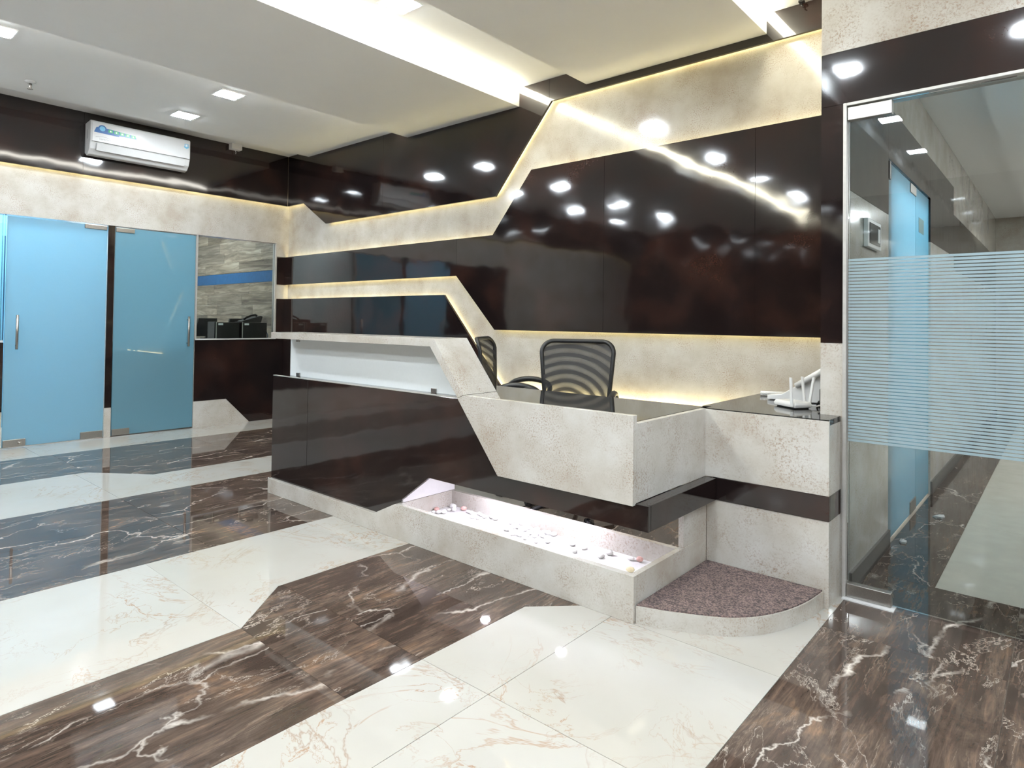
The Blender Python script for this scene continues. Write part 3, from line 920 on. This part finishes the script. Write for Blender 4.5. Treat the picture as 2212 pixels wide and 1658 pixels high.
# cream box
prism('box_front', [(5.164, 0.466), (5.895, 0.466), (5.895, 0.829), (4.931, 0.829), (4.885, 0.810)], YX, YX2, 'y', 'cream', desk, B)
box('box_side', 5.869, 5.895, YX2 + 0.001, YR - 0.0005, 0.473, 0.794, 'cream', desk, B)
# folded ribbon: counter top running into the slanted leg
rib = [(3.035, 1.064), (4.668, 1.064), (4.888, 0.811), (4.929, 0.829), (4.975, 0.760), (5.000, 0.765), (4.703, 1.107), (3.035, 1.107)]
rib = [(3.035, 1.064), (4.674, 1.064), (4.885, 0.812), (4.929, 0.8305), (4.703, 1.107), (3.035, 1.107)]
prism('counter_ribbon', rib, YX, -1.615, 'y', 'cream', desk, B)
prism('ribbon_foot', [(4.886, 0.806), (4.929, 0.829), (5.03, 0.706), (4.985, 0.690)], YX2 + 0.001, -1.615, 'y', 'cream', desk)
# white glass under the counter with its clips
wp = prism('white_glass', [(3.037, 0.800), (4.880, 0.800), (4.662, 1.062), (3.037, 1.062)], -1.712, -1.702, 'y', 'backpaint', desk)
for x, z0, z1 in ((3.15, 0.8005, 0.825), (4.55, 0.8005, 0.825), (3.14, 1.040, 1.062)):
    box('glass_clip', x - 0.020, x + 0.020, -1.722, -1.713, z0, z1, 'steel', wp, 0.002)
# black stone worktop
box('worktop', 3.10, 5.868, YX2 + 0.001, YK, 0.770, 0.795, 'worktop', desk, 0.001)
box('end_panel', 3.055, 3.08, -1.70, YK - 0.05, 0.0, 0.769, 'cream', desk)
box('modesty_panel', 3.10, 5.85, -1.35, -1.33, 0.43, 0.769, 'cream', desk)

# pebbles in the trough
def pebble_mesh(seed):
    r_ = random.Random(seed)
    bm = bmesh.new()
    bmesh.ops.create_icosphere(bm, subdivisions=2, radius=1.0)
    ph = [r_.random() * 6 for _ in range(3)]
    for vv_ in bm.verts:
        c = vv_.co
        k = 1 + 0.10 * math.sin(2.2 * c.x + ph[0]) + 0.10 * math.sin(2.6 * c.y + ph[1]) + 0.08 * math.sin(2.4 * c.z + ph[2])
        vv_.co = Vector((c.x * 1.15 * k, c.y * 0.95 * k, c.z * 0.75 * k))
    zmin = min(q.co.z for q in bm.verts)
    for q in bm.verts: q.co.z -= zmin
    for fc in bm.faces: fc.smooth = True
    out = {}
    for mn in ('pebble_w', 'pebble_p', 'pebble_y'):
        me = bpy.data.meshes.new('pebble')
        bm.to_mesh(me)
        me.materials.append(M[mn])
        out[mn] = me
    bm.free()
    return out
PM = [pebble_mesh(s) for s in range(4)]
PB = [(4.47, -1.63), (4.46, -1.60), (4.50, -1.62), (4.52, -1.6), (4.50, -1.54), (4.53, -1.53), (4.48, -1.485), (4.56, -1.48), (4.61, -1.49), (4.64, -1.50), (4.68, -1.52), (4.685, -1.48), (4.72, -1.49), (4.75, -1.505), (4.78, -1.48), (4.82, -1.49), (4.7, -1.55), (4.735, -1.545), (5.56, -1.57), (5.57, -1.51), (5.68, -1.50), (5.72, -1.49), (5.75, -1.63), (5.37, -1.53), (5.44, -1.53), (5.43, -1.6), (5.11, -1.545), (5.06, -1.555), (5.18, -1.53), (5.18, -1.48), (5.06, -1.485), (5.0, -1.515), (5.135, -1.52), (5.21, -1.62), (5.10, -1.475), (5.03, -1.475), (5.09, -1.60), (4.97, -1.475), (5.10, -1.505), (4.93, -1.485), (5.03, -1.52), (5.06, -1.52), (5.215, -1.48), (4.965, -1.51), (5.15, -1.475), (5.155, -1.50), (4.99, -1.545), (4.975, -1.58), (5.155, -1.56), (5.08, -1.58), (5.215, -1.54), (5.12, -1.585), (5.01, -1.575), (5.14, -1.62), (5.05, -1.61), (5.25, -1.58)]
for i, (x, y) in enumerate(PB):
    mn, lab = 'pebble_w', 'small white pebble lying in the lit trough'
    if x < 4.85: lab, grp = 'small white pebble in the loose cluster at the left of the trough', 'left pebble cluster'
    elif x < 5.3: lab, grp = 'small white pebble in the heap at the middle of the trough', 'middle pebble heap'
    else: lab, grp = 'small white pebble among the few scattered at the right of the trough', 'right scattered pebbles'
    if i == 1: mn, lab = 'pebble_p', 'pink pebble at the far left end of the lit trough'
    if i == 7: mn, lab = 'pebble_p', 'pink pebble against the trough back, left of the large pebble heap'
    if i == 21: mn, lab = 'pebble_p', 'pink pebble at the right end of the lit trough'
    if i == 22: mn, lab = 'pebble_y', 'yellowish pebble in the front right corner of the trough'
    o = bpy.data.objects.new('pebble', PM[i % 4][mn])
    COL.objects.link(o)
    s = 0.012 + 0.005 * rnd.random()
    if i == 6:
        s = 0.019
        lab = 'largest white pebble, in the far left corner of the trough'
    o.scale = (s, s, s)
    o.rotation_euler = (0, 0, rnd.random() * 6)
    o.location = (x, y, 0.1003)
    tag(o, lab, 'pebble', grp)

# ================================================================== RETURN CABINET
cab = root('side_cabinet', (6.15, -0.9, 0.0), 'cream side cabinet with dark band and black top against the right wall', 'cabinet')
box('body', 5.9045, 6.445, YR + 0.013, -1.000, 0.0, 0.792, 'cream', cab)
box('body_rear', 5.9045, 6.356, -0.999, -0.30, 0.0, 0.772, 'cream', cab)
box('front_panel', 5.870, 6.447, YR, YR + 0.012, 0.473, 0.793, 'cream', cab, B)
box('front_panel', 5.9045, 6.447, YR, YR + 0.012, 0.0, 0.367, 'cream', cab, B)
box('front_band', 5.935, 6.449, YR - 0.004, YR + 0.012, 0.3675, 0.4725, 'dark', cab, B)
box('side_band', 6.4455, 6.449, YR + 0.013, YW - 0.001, 0.3675, 0.4725, 'dark', cab)
prism('cabinet_top', [(5.8985, YR + 0.0005), (6.446, YR + 0.0005), (6.446, YW - 0.002), (6.357, YW - 0.002), (6.357, -0.30), (5.850, -0.30), (5.850, YK + 0.002), (5.8985, YK + 0.002)], 0.7735, 0.7975, 'z', 'worktop', cab)

# carpeted corner step
step = root('corner_step', (6.1, -1.4, 0), 'low quarter-round corner step topped with speckled brown carpet', 'step')
arc = [(5.906, -1.850), (6.000, -1.818), (6.060, -1.792), (6.150, -1.748), (6.238, -1.691), (6.305, -1.615), (6.350, -1.535), (6.378, -1.465), (6.400, -1.385), (6.416, -1.300), (6.427, -1.186)]
arc = smooth_curve(arc)
poly = arc + [(5.906, -1.186)]
prism('riser', poly, 0.0, 0.070, 'z', 'cream', step)
inn = [(5.908, -1.846)] + [(x - 0.004, y + 0.004) for x, y in arc[1:-1]] + [(6.423, -1.188), (5.908, -1.188)]
prism('carpet', inn, 0.0705, 0.0765, 'z', 'carpet', step)

# ================================================================== CHAIRS
def rounded(w0, w1, z0, z1, r, yoff=0.0, k=6):
    """outline (x,z) of the backrest: narrower at the bottom"""
    pts = []
    def arc_(cx, cz, a0, a1):
        for i in range(k + 1):
            a = math.radians(a0 + (a1 - a0) * i / k)
            pts.append((cx + r * math.cos(a), cz + r * math.sin(a)))
    arc_(w1 / 2 - r, z1 - r, 0, 90)
    arc_(-w1 / 2 + r, z1 - r, 90, 180)
    arc_(-w0 / 2 + r, z0 + r, 180, 270)
    arc_(w0 / 2 - r, z0 + r, 270, 360)
    return pts
def back_y(x, zq):
    return 0.235 + 0.10 * (zq - 0.60) + 0.045 * (1 - (x / 0.24) ** 2) - 0.03 * math.sin((zq - 0.58) * 6)

def make_chair(label):
    t = root('office_chair', (0, 0, 0), label, 'chair', 'mesh office chairs behind the desk')
    # backrest
    outl = rounded(0.42, 0.485, 0.56, 1.075, 0.075)
    br = tube('back_frame', [(x, back_y(x, zq), zq) for x, zq in outl], 0.015, 'black', t, 8, closed=True)
    gx, gz = 14, 14
    v, f, idx = [], [], {}
    for i in range(gx + 1):
        for j in range(gz + 1):
            zq = 0.565 + 0.505 * j / gz
            half = (0.21 + (0.2425 - 0.21) * (zq - 0.56) / 0.515) - 0.006
            d = min(zq - 0.56, 1.075 - zq)
            if d < 0.075: half -= 0.075 - math.sqrt(max(0, 0.075 ** 2 - (0.075 - d) ** 2))
            x = -half + 2 * half * i / gx
            v.append((x, back_y(x, zq), zq))
    for i in range(gx):
        for j in range(gz):
            a = i * (gz + 1) + j
            f.append((a, a + 1, a + gz + 2, a + gz + 1))
    mk('back_mesh', v, f, 'mesh', t, smooth=True, origin=(0, 0, 0))
    # seat
    so = rounded(0.46, 0.48, -0.24, 0.22, 0.09)
    seat = prism('seat', so, 0.44, 0.505, 'z', 'black', t, 0.02)
    tube('back_bar', [(0, 0.05, 0.43), (0, 0.27, 0.43), (0, 0.315, 0.50), (0, 0.30, 0.70)], 0.018, 'black', t, 8)
    # armrests: looped arms with an arched pad
    for s in (-1, 1):
        x = s * 0.265
        ap = [(x * 0.93, 0.10, 0.455), (x, 0.13, 0.56), (x * 1.04, 0.16, 0.67), (x * 1.04, 0.12, 0.730), (x * 1.04, 0.02, 0.762), (x * 1.04, -0.09, 0.755), (x * 1.04, -0.17, 0.712), (x * 1.0, -0.15, 0.61), (x * 0.93, -0.10, 0.455)]
        ap = smooth_curve(ap, 4)
        rr = [0.015 + 0.006 * max(0.0, (q[2] - 0.55) / 0.21) for q in ap]
        ar = tube('armrest', ap, rr, 'black', t, 8)
    lathe('gas_lift', [(0.030, 0.10), (0.030, 0.26), (0.018, 0.26), (0.018, 0.44)], (0, 0, 0), 'black', t, 12)
    for k in range(5):
        a = 2 * math.pi * k / 5 + 0.3
        c, s_ = math.cos(a), math.sin(a)
        leg = tube('base_leg', [(0.02 * c, 0.02 * s_, 0.125), (0.16 * c, 0.16 * s_, 0.105), (0.29 * c, 0.29 * s_, 0.075)], [0.022, 0.018, 0.014], 'black', t, 8)
        p = Vector((0.29 * c, 0.29 * s_, 0.030))
        tube('caster', [p + Vector((-s_ * 0.02, c * 0.02, 0)), p + Vector((s_ * 0.02, -c * 0.02, 0))], 0.030, 'blackgloss', leg, 12)
    return t
ch = make_chair('black mesh office chair standing clear in front of the cream wall')
ch.location = (4.85, -0.845, 0)
ch.rotation_euler = (0, 0, math.radians(25))
def dup(src, label):
    r_ = src.copy(); COL.objects.link(r_); r_['label'] = label
    for c_ in list(src.children):
        k_ = c_.copy(); COL.objects.link(k_); k_.parent = r_
        for g_ in list(c_.children):
            h_ = g_.copy(); COL.objects.link(h_); h_.parent = k_
    return r_
ch2 = dup(ch, 'black mesh office chair mostly hidden behind the slanted counter')
ch2.location = (4.21, -0.55, 0)
ch2.rotation_euler = (0, 0, math.radians(120))

# ================================================================== THINGS ON THE SIDE CABINET
ZT = 0.798
rt = root('wifi_router', (6.15, -0.80, ZT), 'white router with three upright antennas on the black cabinet top', 'router')
ux, uy = Vector((0.83, -0.56, 0)).normalized(), Vector((0.56, 0.83, 0)).normalized()
cR = Vector((6.190, -0.835, ZT))
def rp(a, b, c): return tuple(cR + ux * a + uy * b + Vector((0, 0, c)))
bot = [(-0.074, -0.048), (0.074, -0.048), (0.074, 0.048), (-0.074, 0.048)]
v = [rp(a, b, 0.004) for a, b in bot] + [rp(a * 1.06, b * 1.06, 0.018) for a, b in bot] + [rp(a * 0.96, b * 0.90, 0.032) for a, b in bot]
f = [(3, 2, 1, 0), (8, 9, 10, 11)] + [(r_ * 4 + i, r_ * 4 + (i + 1) % 4, r_ * 4 + 4 + (i + 1) % 4, r_ * 4 + 4 + i) for r_ in range(2) for i in range(4)]
bod = mk('body', v, f, 'white', rt, bev=0.004)
mk('foot', [rp(a * 0.9, b * 0.8, 0.0) for a, b in bot] + [rp(a * 0.9, b * 0.8, 0.0038) for a, b in bot], [(3, 2, 1, 0), (4, 5, 6, 7)] + [(i, (i + 1) % 4, 4 + (i + 1) % 4, 4 + i) for i in range(4)], 'black', rt)
for a, lean in ((0.085, -0.040), (0.0, -0.010), (-0.085, 0.060)):
    b0 = 0.058 if a != 0.085 else 0.0
    if a == 0.085:
        base, top = Vector(rp(0.066, -0.057, 0.010)), Vector((6.205, -0.914, 0.948))
    elif a == 0.0:
        base, top = Vector(rp(0.018, 0.057, 0.012)), Vector((6.226, -0.806, 0.948))
    else:
        base, top = Vector(rp(0.048, 0.057, 0.012)), Vector((6.283, -0.817, 0.948))
    wv_ = ux * 0.0075; tv = uy * 0.004
    v = [base - wv_ - tv, base + wv_ - tv, base + wv_ + tv, base - wv_ + tv, top - wv_ - tv, top + wv_ - tv, top + wv_ + tv, top - wv_ + tv]
    mk('antenna', v, [(3, 2, 1, 0), (4, 5, 6, 7), (0, 1, 5, 4), (1, 2, 6, 5), (2, 3, 7, 6), (3, 0, 4, 7)], 'white', rt, bev=0.002)
tube('cable', [rp(0.068, 0.054, 0.012), rp(0.080, 0.075, 0.012), rp(0.076, 0.10, 0.016), rp(0.055, 0.13, 0.012)], 0.0035, 'white', rt, 8)

ph = root('desk_phone', (6.20, -0.50, ZT), 'pale grey desk telephone with raised back beside the right wall', 'telephone')
prof = [(5.985, 0.002), (6.335, 0.002), (6.335, 0.165), (6.300, 0.190), (6.060, 0.035), (5.985, 0.024)]
prism('body', [(x, ZT + z_) for x, z_ in prof], -0.60, -0.44, 'y', 'offwhite', ph, 0.004)
tube('handset', [(5.885, -0.415, ZT + 0.013), (5.93, -0.39, ZT + 0.014), (6.00, -0.375, ZT + 0.015), (6.07, -0.37, ZT + 0.014)], [0.012, 0.010, 0.010, 0.012], 'white', ph, 10)
hel = [(5.895 + 0.0011 * i, -0.455 + 0.006 * math.cos(i * 0.9), ZT + 0.012 + 0.008 * math.sin(i * 0.9)) for i in range(70)]
tube('coiled_cord', hel, 0.0018, 'offwhite', ph, 5)
tube('handset_rest', [(6.14, -0.62, ZT + 0.085), (6.335, -0.62, ZT + 0.215)], 0.016, 'white', ph, 10)
ad = root('power_adapter', (6.31, -0.74, ZT), 'black power adapter and block standing between router and right wall', 'adapter')
box('block', 6.285, 6.350, -0.735, -0.640, ZT + 0.001, ZT + 0.090, 'black', ad, 0.006)
box('plug', 6.297, 6.338, -0.755, -0.736, ZT + 0.010, ZT + 0.055, 'blackgloss', ad, 0.004)
cb = tube('black_cable', [(6.272, -0.630, ZT + 0.005), (6.262, -0.665, ZT + 0.012), (6.268, -0.700, ZT + 0.005), (6.275, -0.735, ZT + 0.006), (6.292, -0.765, ZT + 0.030), (6.318, -0.775, ZT + 0.012), (6.343, -0.768, ZT + 0.006)], 0.0045, 'black', None, 8)
tag(cb, 'black cable curled on the cabinet top behind the router', 'cable')

# ================================================================== THINGS BEHIND THE OFFICE WINDOW
ofd = root('office_counter', (-0.42, -0.62, 0), 'pale counter behind the office window carrying the computers', 'counter')
box('counter_top', -0.80, -0.165, -1.10, -0.06, 0.925, 0.950, 'white', ofd, 0.002)
box('counter_leg', -0.78, -0.74, -1.09, -1.05, 0.0, 0.924, 'white', ofd)
box('counter_leg', -0.78, -0.74, -0.12, -0.08, 0.0, 0.924, 'white', ofd)
ZS = 0.951
door_blk = root('door_light_blocker', (-0.45, -1.5, 0), 'unseen dark desk shape added to darken the lower frosted door beside the window', 'light blocker')  # unseen blocker, added to darken the lower part of the frosted door
box('blocker_top', -0.75, -0.10, -1.88, -1.14, 0.90, 0.93, 'black', door_blk, 0.003)
box('side_panel', -0.74, -0.12, -1.87, -1.85, 0.0, 0.899, 'black', door_blk)
box('side_panel', -0.74, -0.12, -1.17, -1.15, 0.0, 0.899, 'black', door_blk)
box('back_panel', -0.16, -0.13, -1.849, -1.171, 0.25, 0.899, 'black', door_blk)
def tower(yf, lab, yb):
    t = root('computer_tower', (-0.27, (yf + yb) / 2, ZS), lab, 'computer', 'computer towers behind the office window')
    box('case', -0.38, -0.20, yf + 0.012, yb, ZS, ZS + 0.200, 'black', t, 0.003)
    box('front_bezel', -0.38, -0.20, yf - 0.014, yf + 0.0005, ZS + 0.002, ZS + 0.205, 'blackgloss', t, 0.003)
    box('silver_strip', -0.380, -0.1985, yf + 0.001, yf + 0.0115, ZS, ZS + 0.206, 'alu', t)
    box('case_label', -0.1998, -0.199, yf + 0.030, yf + 0.085, ZS + 0.168, ZS + 0.190, 'st_white', t)
    return t
tower(-0.78, 'black computer tower with silver edge at the left side of the office window', -0.50)
tower(-0.468, 'black computer tower with a telephone on top behind the office window', -0.155)
def monitor(y0, y1, lab, x=-0.62):
    t = root('monitor', (x, (y0 + y1) / 2, ZS), lab, 'monitor', 'monitors behind the office window')
    p = [(y0 - 0.055, ZS + 0.03), (y1, ZS + 0.03), (y1, ZS + 0.245), (y0, ZS + 0.245)]
    prism('screen_case', p, x - 0.02, x + 0.02, 'x', 'black', t, 0.006)
    box('stand', x - 0.05, x + 0.05, (y0 + y1) / 2 - 0.06, (y0 + y1) / 2 + 0.06, ZS, ZS + 0.012, 'blackgloss', t)
    box('neck', x - 0.015, x + 0.015, (y0 + y1) / 2 - 0.02, (y0 + y1) / 2 + 0.02, ZS + 0.012, ZS + 0.035, 'blackgloss', t)
monitor(-0.80, -0.58, 'dark monitor back leaning beside the leftmost computer tower')
monitor(-0.42, -0.20, 'dark monitor back behind the computer tower carrying the telephone')
op = root('office_phone', (-0.29, -0.32, ZS + 0.2002), 'black desk telephone on top of the computer tower in the window', 'telephone')
zb = ZS + 0.202
prism('body', [(-0.45, zb), (-0.22, zb), (-0.20, zb + 0.070), (-0.225, zb + 0.078), (-0.45, zb + 0.016)], -0.36, -0.22, 'x', 'black', op, 0.004)
tube('handset', [(-0.430, zb + 0.030), (-0.40, zb + 0.052), (-0.33, zb + 0.085), (-0.275, zb + 0.092), (-0.262, zb + 0.080)] and [(-0.25, -0.425, zb + 0.034), (-0.25, -0.39, zb + 0.058), (-0.25, -0.33, zb + 0.082), (-0.25, -0.28, zb + 0.090), (-0.25, -0.262, zb + 0.078)], [0.014, 0.012, 0.012, 0.013, 0.015], 'blackgloss', op, 8)
c_ = tube('computer_cable', [(-0.30, -0.150, ZS + 0.10), (-0.29, -0.118, ZS + 0.105), (-0.28, -0.098, ZS + 0.04), (-0.28, -0.108, ZS + 0.006)], 0.004, 'deepblue', None, 6)
tag(c_, 'blue cable looping behind the computer tower at the window corner', 'cable')

# ================================================================== SMALL LOOSE THINGS
lw = tube('loose_wire', [(3.026, -1.840, 0.085), (3.012, -1.846, 0.095), (3.004, -1.838, 0.080), (3.012, -1.832, 0.066), (3.002, -1.836, 0.052), (3.010, -1.840, 0.0035)], 0.003, 'white', None, 6)
tag(lw, 'loose white wire end sticking out at the left end of the plinth', 'wire')
hk = root('ceiling_hook', (6.0, -0.085, ZH), 'tiny black hook under the ceiling at the top right corner of the feature wall', 'hook')
box('hook_plate', 5.985, 6.015, -0.10, -0.07, ZH - 0.012, ZH - 0.001, 'black', hk)
tube('hook_arm', [(6.0, -0.085, ZH - 0.012), (6.0, -0.085, ZH - 0.030), (6.012, -0.085, ZH - 0.038)], 0.004, 'black', hk, 6)
def scrap(x, y, s_, seed, lab):
    r_ = random.Random(seed)
    n_ = 7
    ring = [(x + s_ * (0.7 + 0.5 * r_.random()) * math.cos(6.283 * k / n_), y + 1.8 * s_ * (0.7 + 0.5 * r_.random()) * math.sin(6.283 * k / n_)) for k in range(n_)]
    v_ = [(a_, b_, 0.0005) for a_, b_ in ring] + [(a_, b_, 0.003 + 0.010 * r_.random()) for a_, b_ in ring] + [(x, y, 0.016)]
    f_ = [tuple(range(n_))[::-1]] + [(k, (k + 1) % n_, n_ + (k + 1) % n_, n_ + k) for k in range(n_)] + [(n_ + k, n_ + (k + 1) % n_, 2 * n_) for k in range(n_)]
    o_ = mk('paper_scrap', v_, f_, 'white')
    tag(o_, lab, 'paper', 'paper scraps in the corridor')
scrap(6.52, 0.02, 0.022, 3, 'crumpled white paper scrap on the corridor floor beside the wall end')
scrap(6.60, 0.72, 0.030, 5, 'crumpled white paper scrap farther along the corridor floor')
